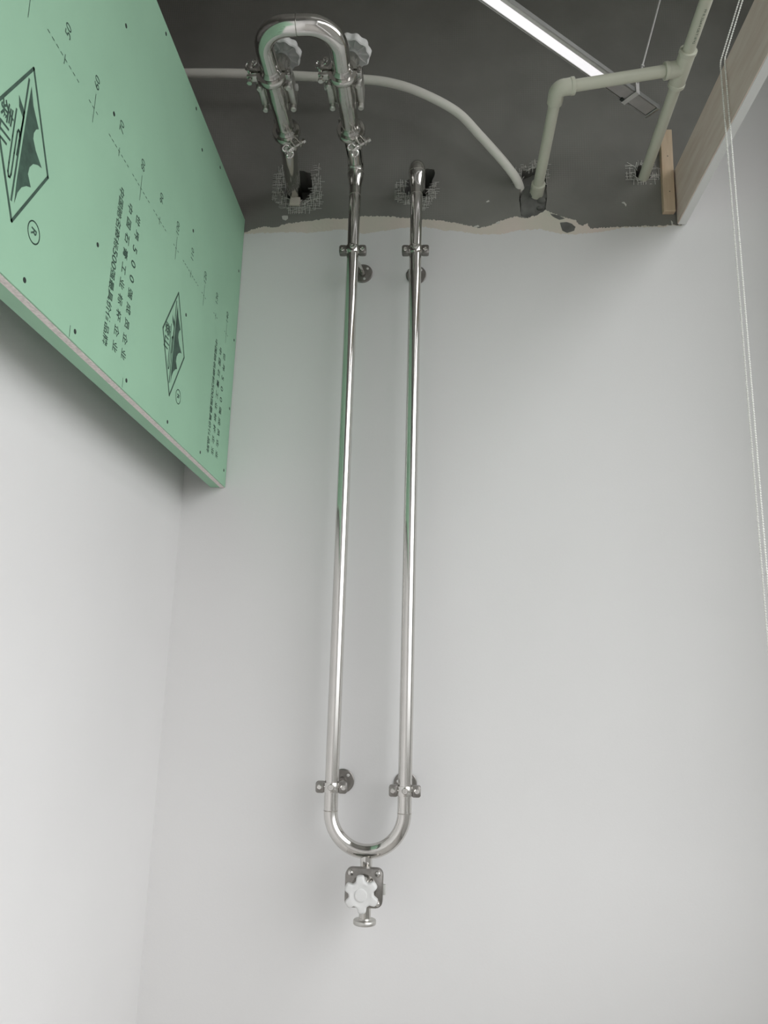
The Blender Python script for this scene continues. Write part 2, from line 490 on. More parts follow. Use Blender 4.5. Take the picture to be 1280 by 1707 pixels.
# ================================================================== STEEL PIPEWORK
XL, XR, PY = -0.262, -0.069, -0.13        # the two risers
RS = 0.0183                               # riser radius
RB = 0.0255                               # big-bore radius
ZT = 3.103                                # height of the horizontal runs
XI = -0.456                               # inlet run
ZB = 1.176
RU = (XR - XL) / 2
loop = thing('stainless_pipe_loop', 'polished steel pipe loop, two long risers joined by a U bend at the bottom', 'pipe', ((XL + XR) / 2, PY, ZB))
for x in (XL, XR):
    MB().tube([(x, PY, ZB), (x, PY, ZB + .5), (x, PY, 2.4), (x, PY, 2.994)], RS, 40).build('riser', M['steel'], loop)
MB().tube(arc(((XL + XR) / 2, PY, ZB), (-1, 0, 0), (0, 0, -1), RU, 32, 0, PI), RS, 40).build('u_bend', M['steel'], loop)
for x in (XL, XR):
    for z, r in ((2.994, RS), (ZB, RS)):
        MB().lathe((x, PY, z), (0, 0, 1), [(r * .95, -.0022), (r + (.0008 if z > 2 else .0002), -.001), (r + (.0008 if z > 2 else .0002), .001), (r * .95, .0022)], 32, True).build('weld_ring', M['weld'], loop)
    k = []
    for i in range(11):
        t = i / 10; s = t * t * (3 - 2 * t)
        k.append(((x, PY, 3.014 + .058 * t), RS + (RB - RS) * s))
    MB().tube([(x, PY, 2.9945)] + [a for a, _ in k] + [(x, PY, 3.074)], [RS] + [b for _, b in k] + [RB], 40).build('reducer', M['steel'], loop)
    MB().lathe((x, PY, 3.0735), (0, 0, 1), [(RB * .95, -.0022), (RB + .0008, -.001), (RB + .0008, .001), (RB * .95, .0022)], 32, True).build('weld_ring', M['weld'], loop)
# elbow of the left riser turns towards the room, that of the right riser into the wall
MB().tube([(XL, PY, 3.074)] + arc((XL, PY - .029, 3.074), (0, 1, 0), (0, 0, 1), .029, 12) + [(XL, -0.283, ZT)], RB, 40).build('elbow', M['steel'], loop)
MB().tube([(XR, PY, 3.074)] + arc((XR, PY + .029, 3.074), (0, -1, 0), (0, 0, 1), .029, 12) + [(XR, 0.09, ZT)], RB, 40).build('elbow', M['steel'], loop)
def ferrule(parent, x, y0, s, z=ZT):
    """flared clamp ferrule ending at y0, s = direction of the open end along Y"""
    MB().lathe((x, y0, z), (0, s, 0), [(RB, -.022), (RB + .001, -.016), (RB + .006, -.006), (RB + .0095, -.003), (RB + .0095, 0), (RB * .5, 0)], 36).build('ferrule', M['satin'], parent)
ferrule(loop, XL, -0.2855, -1)
MB().tube([((XL + XR) / 2, PY, ZB - RU - .010), ((XL + XR) / 2 + .001, PY, ZB - RU - .032)], [.0155, .0152], 28).build('drain_neck', M['steel'], loop)

inlet = thing('wall_inlet_pipe', 'short steel pipe stub coming out of the torn wall hole at left', 'pipe', (XI - .02, 0, ZT))
MB().tube([(XI - .0345, 0.09, ZT - .002), (XI - .0265, 0.0, ZT - .001), (XI - .0020, -.262, ZT), (XI, -.283, ZT)], RB, 40).build('stub', M['steel'], inlet)
ferrule(inlet, XI, -0.2855, -1)

cross = thing('crossover_bend', 'polished steel U shaped crossover bend high up between the two valves', 'pipe', ((XI + XL) / 2, -.6, ZT))
RC = .074; YE = -.663
MB().tube([(XI, -.512, ZT), (XI, YE + RC, ZT)] + arc((XI + RC, YE + RC, ZT), (-1, 0, 0), (0, -1, 0), RC, 16)[1:] + [((XI + XL) / 2 - .001, YE, ZT)], RB, 44).build('elbow', M['steel'], cross)
MB().tube([((XI + XL) / 2 - .001, YE, ZT)] + arc((XL - RC, YE + RC, ZT), (0, -1, 0), (1, 0, 0), RC, 16) + [(XL, -.512, ZT)], RB, 44).build('elbow', M['steel'], cross)
MB().lathe(((XI + XL) / 2, YE, ZT), (1, 0, 0), [(RB * .95, -.002), (RB + .0006, -.0008), (RB + .0006, .0008), (RB * .95, .002)], 36, True).build('weld_ring', M['weld'], cross)
for x in (XI, XL):
    ferrule(cross, x, -0.509, 1)

# ---- tri-clamps
def tri_clamp(label, c, bolt_ang, wing_side):
    """ring round the Y axis at c; bolt_ang = where the bolt lugs sit (0 = +X, pi/2 = up)"""
    t = thing('pipe_clamp', label, 'clamp', c, 'steel clamps on the valve joints')
    c = Vector(c); R0, R1 = RB + .0105, RB + .0165
    for s in (0, 1):                      # two half shells
        a0 = bolt_ang + .10 + s * PI
        pts = []
        mb = MB(); n = 18; rings = []
        for i in range(n + 1):
            a = a0 + (PI - .20) * i / n
            d = Vector((math.cos(a), 0, math.sin(a)))
            prof = [(R0 - .006, -.0105), (R1 - .002, -.0095), (R1, -.005), (R1, .005), (R1 - .002, .0095), (R0 - .006, .0105), (R0, .0025), (R0, -.0025)]
            rings.append([mb.bm.verts.new(c + d * r + Vector((0, h, 0))) for r, h in prof])
        for A, B in zip(rings, rings[1:]):
            for k in range(8):
                mb.bm.faces.new((A[k], A[(k + 1) % 8], B[(k + 1) % 8], B[k]))
        mb.bm.faces.new(rings[0]); mb.bm.faces.new(rings[-1][::-1])
        mb.build('half_shell', M['castst'], t)
    d = Vector((math.cos(bolt_ang), 0, math.sin(bolt_ang))); q = Vector((-math.sin(bolt_ang), 0, math.cos(bolt_ang))) * wing_side
    fr = Matrix((d, Vector((0, 1, 0)), q)).transposed()
    lug = MB()
    for s in (-1, 1):
        lug.box(c + d * (R1 + .009) + q * (.0095 * s), (.028, .020, .0085), fr, .0015)
    lug.build('bolt_lug', M['castst'], t)
    b = MB(); base = c + d * (R1 + .0165)
    b.tube([base - q * .022, base + q * .040], .0040, 12)
    b.lathe(base - q * .0215, q, [(.0075, -.005), (.0075, .003), (.004, .003)], 6)
    b.build('swing_bolt', M['steel'], t)
    w = MB(); sd = (Vector((0, 1, 0)) * .45 + d * .9).normalized()
    w.lathe(base + q * .0138, q, [(.0075, 0), (.0085, .002), (.0068, .018), (.0055, .020)], 18)
    for s in (-1, 1):
        lp = []
        for i in range(15):
            a = 2 * PI * i / 14
            lp.append(base + q * (.034 + .0105 * math.sin(a)) + sd * s * (.0105 + .0075 * math.cos(a)))
        w.tube(lp, .0034, 8)
    w.build('wing_nut', M['steel'], t)
    h = MB(); e = -d
    h.box(c + e * (R1 + .004), (.014, .018, .022), fr, .002)
    for s in (-1, 1):
        h.tube([c + e * (R1 + .005) + q * .0055 * s - Vector((0, .0125, 0)), c + e * (R1 + .005) + q * .0055 * s + Vector((0, .0125, 0))], .0032, 10)
    h.build('hinge', M['satin'], t)
    return t
tri_clamp('steel pipe clamp at the left end of the crossover bend, wing nut far left', (XI, -.507, ZT), PI, -1)
tri_clamp('steel pipe clamp at the right end of the crossover bend, wing nut under the bend', (XL, -.507, ZT), PI, -1)
tri_clamp('steel pipe clamp between the left upper valve and the wall stub', (XI, -.2865, ZT), -0.92, -1)
tri_clamp('steel pipe clamp above the left riser elbow, below the right upper valve', (XL, -.2865, ZT), -0.92, -1)

# ---- upper diaphragm valves
def wheel_mesh(o, axis, r, h, lobes, amp, x=None, phase=0.0, up=1):
    return MB().lathe(o, axis, [(r * .50, h * .30), (r * .80, h * .18), (r * .93, 0), (r * .99, h * .12), (r, h * .35), (r, h * .75), (r * .95, h * .95), (r * .82, h), (r * .45, h * 1.05)], 120, lobes=lobes, amp=amp, x=x, phase=phase)
def upper_valve(label, x):
    yc = -.418
    t = thing('diaphragm_valve', label, 'valve', (x, yc, ZT), 'upper diaphragm valves')
    MB().tube([(x, -.490, ZT), (x, -.455, ZT), (x, -.44, ZT), (x, -.395, ZT), (x, -.38, ZT), (x, -.306, ZT)], [RB, RB, RB + .0015, RB + .0015, RB, RB], 40).build('body', M['castst'], t)
    for y, s in ((-.5055, -1), (-.2885, 1)):
        ferrule(t, x, y, s)
    # saddle that swells from the tube to the square flange
    mb = MB(); rows = []
    for z, w, d in ((ZT + .002, .0245, .036), (ZT + .012, .030, .038), (ZT + .020, .038, .043), (ZT + .0265, .047, .047)):
        rows.append([mb.bm.verts.new((x - .003 + px, yc + py, z)) for px, py in rrect(2 * w, 2 * d, .014)])
    for A, B in zip(rows, rows[1:]):
        for k in range(len(A)):
            mb.bm.faces.new((A[k], A[(k + 1) % len(A)], B[(k + 1) % len(A)], B[k]))
    mb.bm.faces.new(rows[0][::-1]); mb.bm.faces.new(rows[-1])
    mb.build('saddle', M['castst'], t)
    T = Matrix.Translation((x - .003, yc, 0))
    MB().prism(rrect(.102, .102, .016), T, ZT + .026, ZT + .039, .002).build('body_flange', M['flange'], t)
    MB().prism(rrect(.098, .098, .016), T, ZT + .039, ZT + .042).build('diaphragm', M['gasket'], t)
    MB().prism(rrect(.102, .102, .016), T, ZT + .042, ZT + .055, .002).build('bonnet_flange', M['flange'], t)
    for sx in (-1, 1):
        MB().box((x - .003 + sx * .0415, yc - .004, ZT + .0185), (.019, .090, .017), None, .004, 3).build('flange_boss', M['flange'], t)
    for sx in (-1, 1):
        for sy in (-1, 1):
            b = MB(); bx, by = x - .003 + sx * .0405, yc + sy * .040
            b.lathe((bx, by, ZT + .012), (0, 0, -1), [(.0092, 0), (.0092, .013), (.0068, .016)], 12)
            b.tube([(bx, by, ZT + .013), (bx, by, ZT + .067)], .0048, 12)
            b.lathe((bx, by, ZT + .055), (0, 0, 1), [(.0085, 0), (.0085, .007), (.006, .009)], 6)
            b.build('bolt', M['flange'], t)
    lean = .06
    ax = Vector((.14 if x > -.3 else .07, .06, 1)).normalized()
    o = Vector((x - .003, yc, ZT + .054))
    MB().lathe(o, ax, [(.044, 0), (.042, .010), (.032, .034), (.027, .058), (.026, .078), (.018, .084)], 40).build('bonnet', M['castst'], t)
    MB().lathe(o + ax * .08, ax, [(.011, 0), (.011, .026)], 20).build('stem', M['steel'], t)
    wo = o + ax * .095
    w = wheel_mesh(wo, ax, .0515, .025, 10, .05).build('handwheel', M['wheel_hi'], t)
    ribs = MB()
    fr = frame(ax)
    for k in range(10):
        a = 2 * PI * k / 10
        dd = fr @ Vector((math.cos(a), math.sin(a), 0))
        ribs.box(wo + dd * .034 + ax * .005, (.030, .0028, .008), Matrix((dd, ax.cross(dd), ax)).transposed())
    ribs.build('rib', M['wheel_hi'], w)
    MB().lathe(wo, ax, [(.016, -.004), (.017, .008)], 24).build('hub', M['wheel'], w)
    MB().box((x + (.052 if x < -.3 else -.058), yc - .004, ZT + .034), (.010, .012, .016), None, .002).build('indicator_tab', M['gasket'], t)
    return t
upper_valve('steel diaphragm valve with white handwheel on the left run from the wall stub', XI)
upper_valve('steel diaphragm valve with white handwheel on the right run above the riser', XL)

# ---- drain valve under the loop
XD, YD, ZD = (XL + XR) / 2 + .001, PY, 1.003
dv = thing('drain_valve', 'steel diaphragm valve with white six-lobed handwheel hanging below the U bend', 'valve', (XD, YD, ZD))
MB().tube([(XD, YD, ZB - RU - .030), (XD, YD, 1.035), (XD, YD, 1.02), (XD, YD, .98), (XD, YD, .96), (XD, YD, .918)], [.0150, .0152, .021, .021, .0152, .0150], 36).build('body', M['castst'], dv)
MB().lathe((XD, YD, .9085), (0, 0, 1), [(.020, 0), (.0282, 0), (.0290, .0012), (.0290, .0085), (.0280, .0100), (.0170, .0108), (.0153, .014)], 40).build('outlet_flange', M['flange'], dv)
YZ = Matrix(((1, 0, 0, 0), (0, 0, -1, 0), (0, 1, 0, 0), (0, 0, 0, 1)))
T = Matrix.Translation((XD - .001, YD, ZD)) @ YZ
mb = MB(); rows = []
for h, w in ((.002, .024), (.012, .030), (.020, .040), (.026, .0455)):
    rows.append([mb.bm.verts.new(T @ Vector((px, py, h))) for px, py in rrect(2 * w, 2 * w, .014)])
for A, B in zip(rows, rows[1:]):
    for k in range(len(A)):
        mb.bm.faces.new((A[k], A[(k + 1) % len(A)], B[(k + 1) % len(A)], B[k]))
mb.bm.faces.new(rows[0][::-1]); mb.bm.faces.new(rows[-1])
mb.build('saddle', M['castst'], dv)
MB().prism(rrect(.095, .091, .016), T, .0255, .034, .0015).build('body_flange', M['plate'], dv)
MB().prism(rrect(.092, .088, .015), T, .034, .0365).build('diaphragm', M['gasket'], dv)
MB().prism(rrect(.095, .091, .016), T, .0365, .046, .002).build('bonnet_flange', M['plate'], dv)
for sx in (-1, 1):
    for sy in (-1, 1):
        MB().lathe(T @ Vector((sx * .0345, sy * .0345, .046)), (0, -1, 0), [(.0072, 0), (.0072, .003), (.0055, .006), (.002, .0075)], 16).build('bolt', M['steel'], dv)
c0 = T @ Vector((0, 0, .046))
MB().lathe(c0, (0, -1, 0), [(.032, 0), (.030, .008), (.022, .020), (.018, .042), (.012, .046)], 36).build('bonnet', M['steel'], dv)
MB().lathe(c0 + Vector((0, -.044, 0)), (0, -1, 0), [(.008, 0), (.008, .016)], 18).build('stem', M['steel'], dv)
# six-lobed wheel outline
out = []
N = 144
for i in range(N):
    a = 2 * PI * i / N
    k = math.cos(6 * (a - math.radians(95)))
    r = .0368 + .0062 * math.tanh(2.1 * k + .25) / math.tanh(2.1)
    out.append((r * math.cos(a), r * math.sin(a)))
wc = T @ Vector((-.001, 0, .046 + .050))
WT = Matrix.Translation(wc) @ YZ
mb = MB(); rings = []
for h, sc_ in ((.0, .88), (.0015, .95), (.005, 1.0), (.012, 1.0), (.0165, .985), (.020, .94), (.0215, .86), (.0205, .66), (.0195, .52), (.0190, .40)):
    rings.append([mb.bm.verts.new(WT @ Vector((px * sc_ if sc_ > .8 else .0368 * sc_ * math.cos(2 * PI * i / N) * 1.0, py * sc_ if sc_ > .8 else .0368 * sc_ * math.sin(2 * PI * i / N), h))) for i, (px, py) in enumerate(out)])
for A, B in zip(rings, rings[1:]):
    for k in range(N):
        mb.bm.faces.new((A[k], A[(k + 1) % N], B[(k + 1) % N], B[k]))
mb.bm.faces.new(rings[0][::-1]); mb.bm.faces.new(rings[-1])
dw = mb.build('handwheel', M['wheel'], dv, sharp=1.2)
MB().lathe(WT @ Vector((0, 0, .0175)), (0, -1, 0), [(.0150, 0), (.0150, .0030), (.0140, .0036), (.0120, .0038)], 40).build('hub_cap', M['wheel'], dw)
MB().box(T @ Vector((.0505, -.004, .034)), (.008, .010, .024), None, .0015).build('indicator_tab', M['gasket'], dv)

# ---- pipe brackets
def bracket(label, x, z, rose_x, rose_z):
    t = thing('pipe_bracket', label, 'bracket', (rose_x, 0, rose_z), 'steel pipe brackets on the painted wall')
    MB().lathe((rose_x, -.0034, rose_z), (0, -1, 0), [(.032, 0), (.032, .0035), (.030, .005), (.012, .0055), (.0105, .012)], 44).build('wall_rose', M['plate'], t)
    for k in range(3):
        a = 2 * PI * k / 3 + .8
        MB().lathe((rose_x + .0215 * math.cos(a), -.0085, rose_z + .0215 * math.sin(a)), (0, -1, 0), [(.0042, 0), (.0042, .0012), (.0025, .0025)], 14).build('screw', M['zinc'], t)
    MB().tube([(rose_x, -.010, rose_z), (rose_x + (x - rose_x) * .2, -.045, rose_z), (x, PY + RS + .014, z), (x, PY + RS - .001, z)], .0055, 16).build('stem', M['steel'], t)
    MB().lathe((x, PY, z), (0, 0, 1), [(RS + .0002, -.012), (RS + .0035, -.012), (RS + .0042, -.008), (RS + .0042, .008), (RS + .0035, .012), (RS + .0002, .012)], 40, True).build('saddle_band', M['steel'], t)
    for s in (-1, 1):
        T2 = Matrix.Translation((x + s * (.0295), PY, z)) @ YZ
        e = MB()
        e.prism(rrect(.024, .029, .006), T2, .0008, .0085, .001)
        e.prism(rrect(.024, .029, .006), T2, -.0085, -.0008, .001)
        ear = e.build('ear', M['plate'], t)
        b = MB()
        b.lathe((x + s * .031, PY - .0080, z), (0, -1, 0), [(.0068, 0), (.0068, .003), (.005, .0055), (.0022, .0055), (.0022, .0035)], 20)
        b.tube([(x + s * .031, PY + .0080, z), (x + s * .031, PY + .015, z)], .004, 10)
        b.build('bolt', M['steel'], ear)
    MB().lathe((x + .001, PY - RS - .003, z + .002), (0, -1, 0), [(.0085, 0), (.0082, .004), (.0065, .0065), (.003, .0065), (.003, .004)], 24).build('clamp_screw', M['steel'], t)
bracket('steel wall bracket near the top of the left riser', XL, 2.803, -.242, 2.797)
bracket('steel wall bracket near the top of the right riser', XR, 2.801, -.069, 2.790)
bracket('steel wall bracket at the foot of the left riser, just above the U bend', XL, 1.234, -.247, 1.236)
bracket('steel wall bracket at the foot of the right riser, just above the U bend', XR, 1.231, -.072, 1.235)

# ================================================================== PLASTIC PIPES
PR = .0168
slope = Vector((.030, -.98, .196)) / .98
A0 = Vector((.321, 0, 3.090)); B0 = Vector((.667, 0, 3.139))
EL = A0 + slope * .365; TE = B0 + slope * .372
ppr = thing('plastic_water_pipe', 'pale green grey plastic water pipe with tee and elbow, two ends in the wall', 'pipe', tuple(B0))
MB().tube([B0 - slope * .06, TE, B0 + slope * 2.3], PR, 32).build('main_pipe', M['ppr'], ppr)
MB().tube([A0 - slope * .04, EL], PR, 32).build('branch_pipe', M['ppr'], ppr)
cd = (TE - EL).normalized()
MB().tube([EL, TE], PR, 32).build('cross_pipe', M['ppr'], ppr)
sl = slope.normalized()
# elbow: a quarter bend with two socket collars
e0 = EL - sl * .048; e1 = EL + cd * .048
bend = []
for i in range(9):
    t = i / 8
    p = (1 - t) ** 2 * (EL - sl * .026) + 2 * t * (1 - t) * (EL + sl * .004 - cd * .004) + t ** 2 * (EL + cd * .026)
    bend.append(p)
MB().tube([e0, e0 + sl * .002] + bend + [e1 - cd * .002, e1], [.0215, .0225] + [.0228] * len(bend) + [.0235, .0225], 32).build('elbow_fitting', M['ppr'], ppr)
MB().tube([e1 - cd * .012, e1 - cd * .010, e1 - cd * .001, e1], [.0225, .0243, .0243, .023], 32).build('socket_collar', M['ppr'], ppr)
tee = MB()
tee.tube([TE - sl * .055, TE - sl * .052, TE + sl * .052, TE + sl * .055], [.0215, .0228, .0228, .0215], 32)
tee.tube([TE, TE - cd * .048, TE - cd * .050], [.0225, .0228, .0215], 32)
tee.build('tee_fitting', M['ppr'], ppr)
for p, d in ((TE - cd * .050, cd), (TE + sl * .055, -sl), (TE - sl * .055, sl)):
    MB().tube([p, p + d * .001, p + d * .010, p + d * .012], [.023, .0243, .0243, .0225], 32).build('socket_collar', M['ppr'], ppr)
MB().tube([A0 - slope * .03, A0 + slope * .008, A0 + slope * .034, A0 + slope * .036], [.0225, .0225, .0225, .018], 32).build('coupling', M['ppr'], ppr)

mb = MB(); dgm = bpy.data.curves.new('t', 'FONT'); dgm.body = 'PP-R 32x4.4 GB/T18742'; dgm.size = .0095; dgm.resolution_u = 2
tob = bpy.data.objects.new('t', dgm); COL.objects.link(tob)
dg = bpy.context.evaluated_depsgraph_get(); dg.update(); tm = bpy.data.meshes.new_from_object(tob.evaluated_get(dg))
tax = sl; st = B0 + slope * .545
n0 = (EYE - st); n0 = (n0 - tax * n0.dot(tax)).normalized(); side = n0.cross(tax)
if side.x < 0:
    side = -side
nv = []
for v in tm.vertices:
    an = .42 + (v.co.y - .003) / PR
    nv.append(mb.bm.verts.new(st - tax * v.co.x + (n0 * math.cos(an) + side * math.sin(an)) * (PR + .0002)))
for p in tm.polygons:
    try:
        mb.bm.faces.new([nv[i] for i in p.vertices])
    except ValueError:
        pass
bpy.data.objects.remove(tob); bpy.data.curves.remove(dgm); bpy.data.meshes.remove(tm)
po = mb.build('pipe_lettering', M['ink'], ppr, smooth=False); po['kind'] = 'stuff'

con = thing('flexible_conduit', 'white flexible plastic conduit sagging across the bare cement wall into a chase', 'conduit', (.271, .02, 3.128))
cp = [(-1.30, -.12, 3.475), (-.85, -.12, 3.473), (-.623, -.12, 3.464), (-.421, -.12, 3.447), (-.262, -.12, 3.433), (-.163, -.12, 3.416), (-.065, -.118, 3.379), (.053, -.10, 3.319), (.131, -.08, 3.243), (.21, -.05, 3.165), (.254, -.016, 3.125), (.275, .03, 3.105)]
def catmull(P, n=10):
    P = [Vector(p) for p in P]; P = [P[0] * 2 - P[1]] + P + [P[-1] * 2 - P[-2]]
    o = []
    for i in range(1, len(P) - 2):
        for j in range(n):
            t = j / n
            o.append(.5 * (2 * P[i] + (P[i + 1] - P[i - 1]) * t + (2 * P[i - 1] - 5 * P[i] + 4 * P[i + 1] - P[i + 2]) * t * t + (3 * P[i] - P[i - 1] - 3 * P[i + 1] + P[i + 2]) * t ** 3))
    o.append(P[-2]); return o
MB().tube(catmull(cp), .0142, 24).build('conduit_tube', M['conduit'], con)

# ================================================================== GREEN BOARD
BX, BZ0, BZ1, BY0 = -.642, 2.076, 2.996, -2.05
gb_ = thing('gypsum_board', 'green moisture board with printed marks hung as a bulkhead along the left wall', 'board', (BX, -1.0, BZ0))
MB().box((BX - .0015, (BY0 - .006) / 2, (BZ0 + BZ1) / 2 + .001), (.003, -BY0 - .006, BZ1 - BZ0 - .001)).build('face_paper', M['green'], gb_, smooth=False)
MB().box((BX - .009, (BY0 - .006) / 2, (BZ0 + BZ1) / 2), (.0125, -BY0 - .006, BZ1 - BZ0)).build('gypsum_core', M['core'], gb_, smooth=False)
MB().box((BX - .0305, (BY0 - .006) / 2, (BZ0 + BZ1) / 2 + .001), (.030, -BY0 - .006, BZ1 - BZ0)).build('backing_board', M['green'], gb_, smooth=False)
SCREWS = [(-.974, 2.8), (-.778, 2.974), (-.98, 2.586), (-.541, 2.972), (-.469, 2.903), (-.306, 2.971), (-.982, 2.297), (-.481, 2.65), (-1.2, 2.1), (-1.026, 2.098), (-.792, 2.102), (-.538, 2.101), (-.273, 2.107), (-.034, 2.124), (-.478, 2.411), (-.029, 2.554), (-.022, 2.327), (-.034, 2.793), (-1.4, 2.1), (-1.02, 2.973), (-1.27, 2.974), (-1.47, 2.79), (-1.475, 2.55), (-1.475, 2.3)]
me0 = None
for (y, z) in SCREWS:
    if me0 is None:
        o = MB().lathe((0, 0, 0), (1, 0, 0), [(.0046, 0), (.0046, .0004), (.003, .0007), (.0012, .0002)], 14).build('screw', M['screw'], gb_)
        me0 = o.data
    else:
        o = bpy.data.objects.new('screw', me0); COL.objects.link(o); o.parent = gb_; o.matrix_parent_inverse = gb_.matrix_world.inverted()
    o.location = (BX, y, z)
# flat print on the board: (y, z) outlines laid on the paper
INKX = BX + .00035
def ink(mb, pts):
    mb.bm.faces.new([mb.bm.verts.new((INKX, y, z)) for y, z in pts])
def stroke(mb, pts, w):
    for (a, b) in zip(pts, pts[1:]):
        a, b = Vector(a), Vector(b); d = (b - a).normalized(); n = Vector((-d.y, d.x)) * w / 2; e = d * w * .35
        ink(mb, [a - e + n, b + e + n, b + e - n, a - e - n])
def glyphs(mb, body, size, y, z, down=True, width=None, spacing=1.0, bold=0.0):
    """text reading down the board (tops of the letters towards the wall) or up it; y,z = centre"""
    cu = bpy.data.curves.new('t', 'FONT'); cu.body = body; cu.size = size; cu.space_character = spacing
    cu.resolution_u = 3; cu.offset = bold
    ob = bpy.data.objects.new('t', cu); COL.objects.link(ob)
    dg = bpy.context.evaluated_depsgraph_get(); dg.update()
    tm = bpy.data.meshes.new_from_object(ob.evaluated_get(dg))
    vs = [v.co.copy() for v in tm.vertices]
    if vs:
        x0, x1 = min(v.x for v in vs), max(v.x for v in vs); y0, y1 = min(v.y for v in vs), max(v.y for v in vs)
        k = (width / (x1 - x0)) if width else 1.0
        nv = []
        for v in vs:
            u = (v.x - (x0 + x1) / 2) * k; t = v.y - (y0 + y1) / 2
            nv.append(mb.bm.verts.new((INKX, y + t, z - u) if down else (INKX, y - t, z + u)))
        for p in tm.polygons:
            try:
                mb.bm.faces.new([nv[i] for i in p.vertices])
            except ValueError:
                pass
    COL.objects.unlink(ob); bpy.data.objects.remove(ob); bpy.data.curves.remove(cu); bpy.data.meshes.remove(tm)
def printed(mb, name):
    for f in mb.bm.faces:
        f.normal_update()
        if f.normal.x < 0:
            f.normal_flip()
    me = bpy.data.meshes.new(name); mb.bm.to_mesh(me); mb.bm.free(); me.materials.append(M['ink'])
    o = bpy.data.objects.new(name, me); COL.objects.link(o); o.parent = gb_; o.matrix_parent_inverse = gb_.matrix_world.inverted()
    return o
def emblem(y0, z0):
    mb = MB(); P = lambda L: [(y0 + a, z0 + b) for a, b in L]
    D = [(0, 0), (.080, -.137), (.001, -.270), (-.079, -.133)]
    for i in range(4):
        stroke(mb, P([D[i], D[(i + 1) % 4]]), .0052)
    stroke(mb, P([(-.0075, -.027), (-.0075, -.240)]), .0042)
    ink(mb, P([(-.027, -.072), (-.0185, -.078), (-.0055, -.086), (-.0085, -.098), (-.022, -.089)]))
    stroke(mb, P([(-.007, -.094), (-.0085, -.118), (-.0098, -.140), (-.0105, -.165)]), .0036)
    stroke(mb, P([(-.0275, -.098), (-.0270, -.145), (-.0262, -.190), (-.0255, -.204), (-.0225, -.2105), (-.0190, -.2095), (-.0170, -.203), (-.0172, -.167), (-.0172, -.130), (-.0150, -.1245), (-.0118, -.1255), (-.0100, -.132)]), .0034)
    mt = [(.001, -.032), (.013, -.058), (.036, -.082), (.029, -.088), (.0245, -.098), (.025, -.108), (.036, -.121), (.059, -.136), (.047, -.139), (.034, -.147), (.026, -.159), (.0245, -.172), (.037, -.187), (.025, -.193), (.013, -.204), (.005, -.219), (.001, -.240), (-.001, -.206), (-.001, -.153), (-.0005, -.090)]
    ink(mb, P(mt))
    glyphs(mb, '泰山', .036, y0 - .0475, z0 - .137, True, .066, bold=.0006)
    o = printed(mb, 'printed_emblem')
    mb = MB(); c = (y0 + .0625, z0 - .250); r = .0178
    ring = [(c[0] + r * math.cos(2 * PI * i / 28), c[1] + r * math.sin(2 * PI * i / 28)) for i in range(29)]
    stroke(mb, ring, .0022)
    glyphs(mb, 'R', .022, c[0], c[1], True, bold=.0004)
    printed(mb, 'registered_mark')
def slogans(dy):
    for body, y, size, w, sp in (('世界500强成员企业', -.819, .0245, .343, 1.0), ('中国石膏工业标杆企业', -.862, .0245, .346, 1.0), ('中国驰名商标500强最具价值品牌', -.908, .0235, .346, 1.0)):
        # glyph by glyph at an even pitch so that the letters keep their shape
        adv = [(.62 if ch.isdigit() and '驰' in body else 1.0) for ch in body]; tot = sum(adv)
        z = 2.473
        for ch, a in zip(body, adv):
            cell = w * a / tot
            mb = MB(); glyphs(mb, ch, size * (1.28 if ch.isdigit() else 1.0), y + dy, z - cell / 2, True, None, bold=.0003); printed(mb, 'printed_character')
            z -= cell
for k in (0, 1):
    emblem(-1.256 + .712 * k, 2.437)
    slogans(.699 * k)
for i, n in enumerate(range(50, 150, 10)):
    y = -1.175 + .1173 * i
    mb = MB(); glyphs(mb, str(n), .027, y - .001, 2.588, False, .031 if n > 95 else None); printed(mb, 'ruler_number')
    mb = MB()
    if i % 2 == 1:
        stroke(mb, [(y, 2.563), (y, 2.503)], .0016)
    else:
        stroke(mb, [(y, 2.540), (y, 2.522)], .0018)
    printed(mb, 'ruler_tick')
    spread_ = (.06, .022, .05, .047, .04, .02, .064, .02, .02, .02)[i]
    s = y - spread_
    while s < y + spread_:
        mb = MB(); stroke(mb, [(s, 2.532), (s + .007, 2.532)], .0018); printed(mb, 'ruler_dash'); s += .0152
for y in (-1.291, -1.045, -.81):
    mb = MB(); stroke(mb, [(y, 2.531 if y < -1.2 else 2.100), (y + .001, 2.500 if y < -1.2 else 2.080)], .0014); printed(mb, 'ruler_tick')

# ================================================================== PELMET, BATTEN, CHAIN
pel = thing('pelmet_board', 'long plywood pelmet board with a white lower edge, at upper right', 'board', (.775, -.7, 2.96))
MB().box((.7632, -.953, 3.0575), (.0024, 1.892, .191)).build('plywood_face', M['ply'], pel, smooth=False)
MB().box((.7767, -.953, 3.0565), (.0245, 1.892, .193), None).build('white_backing', M['whiteedge'], pel, smooth=False)
bt = thing('wooden_batten', 'short pale wooden batten upright on the cement wall beside the pelmet', 'batten', (.742, 0, 3.0))
mb = MB(); q = Matrix.Rotation(.012, 3, 'Y')
mb.box((.7385, -.0105, 3.150), (.037, .021, .300), q, .0012, 1)
mb.build('batten_block', M['pine'], bt, smooth=False)
for z in (3.07, 3.20):
    MB().lathe((.740, -.0210, z), (0, -1, 0), [(.0018, 0), (.0018, .0004)], 8).build('nail', M['screw'], bt)

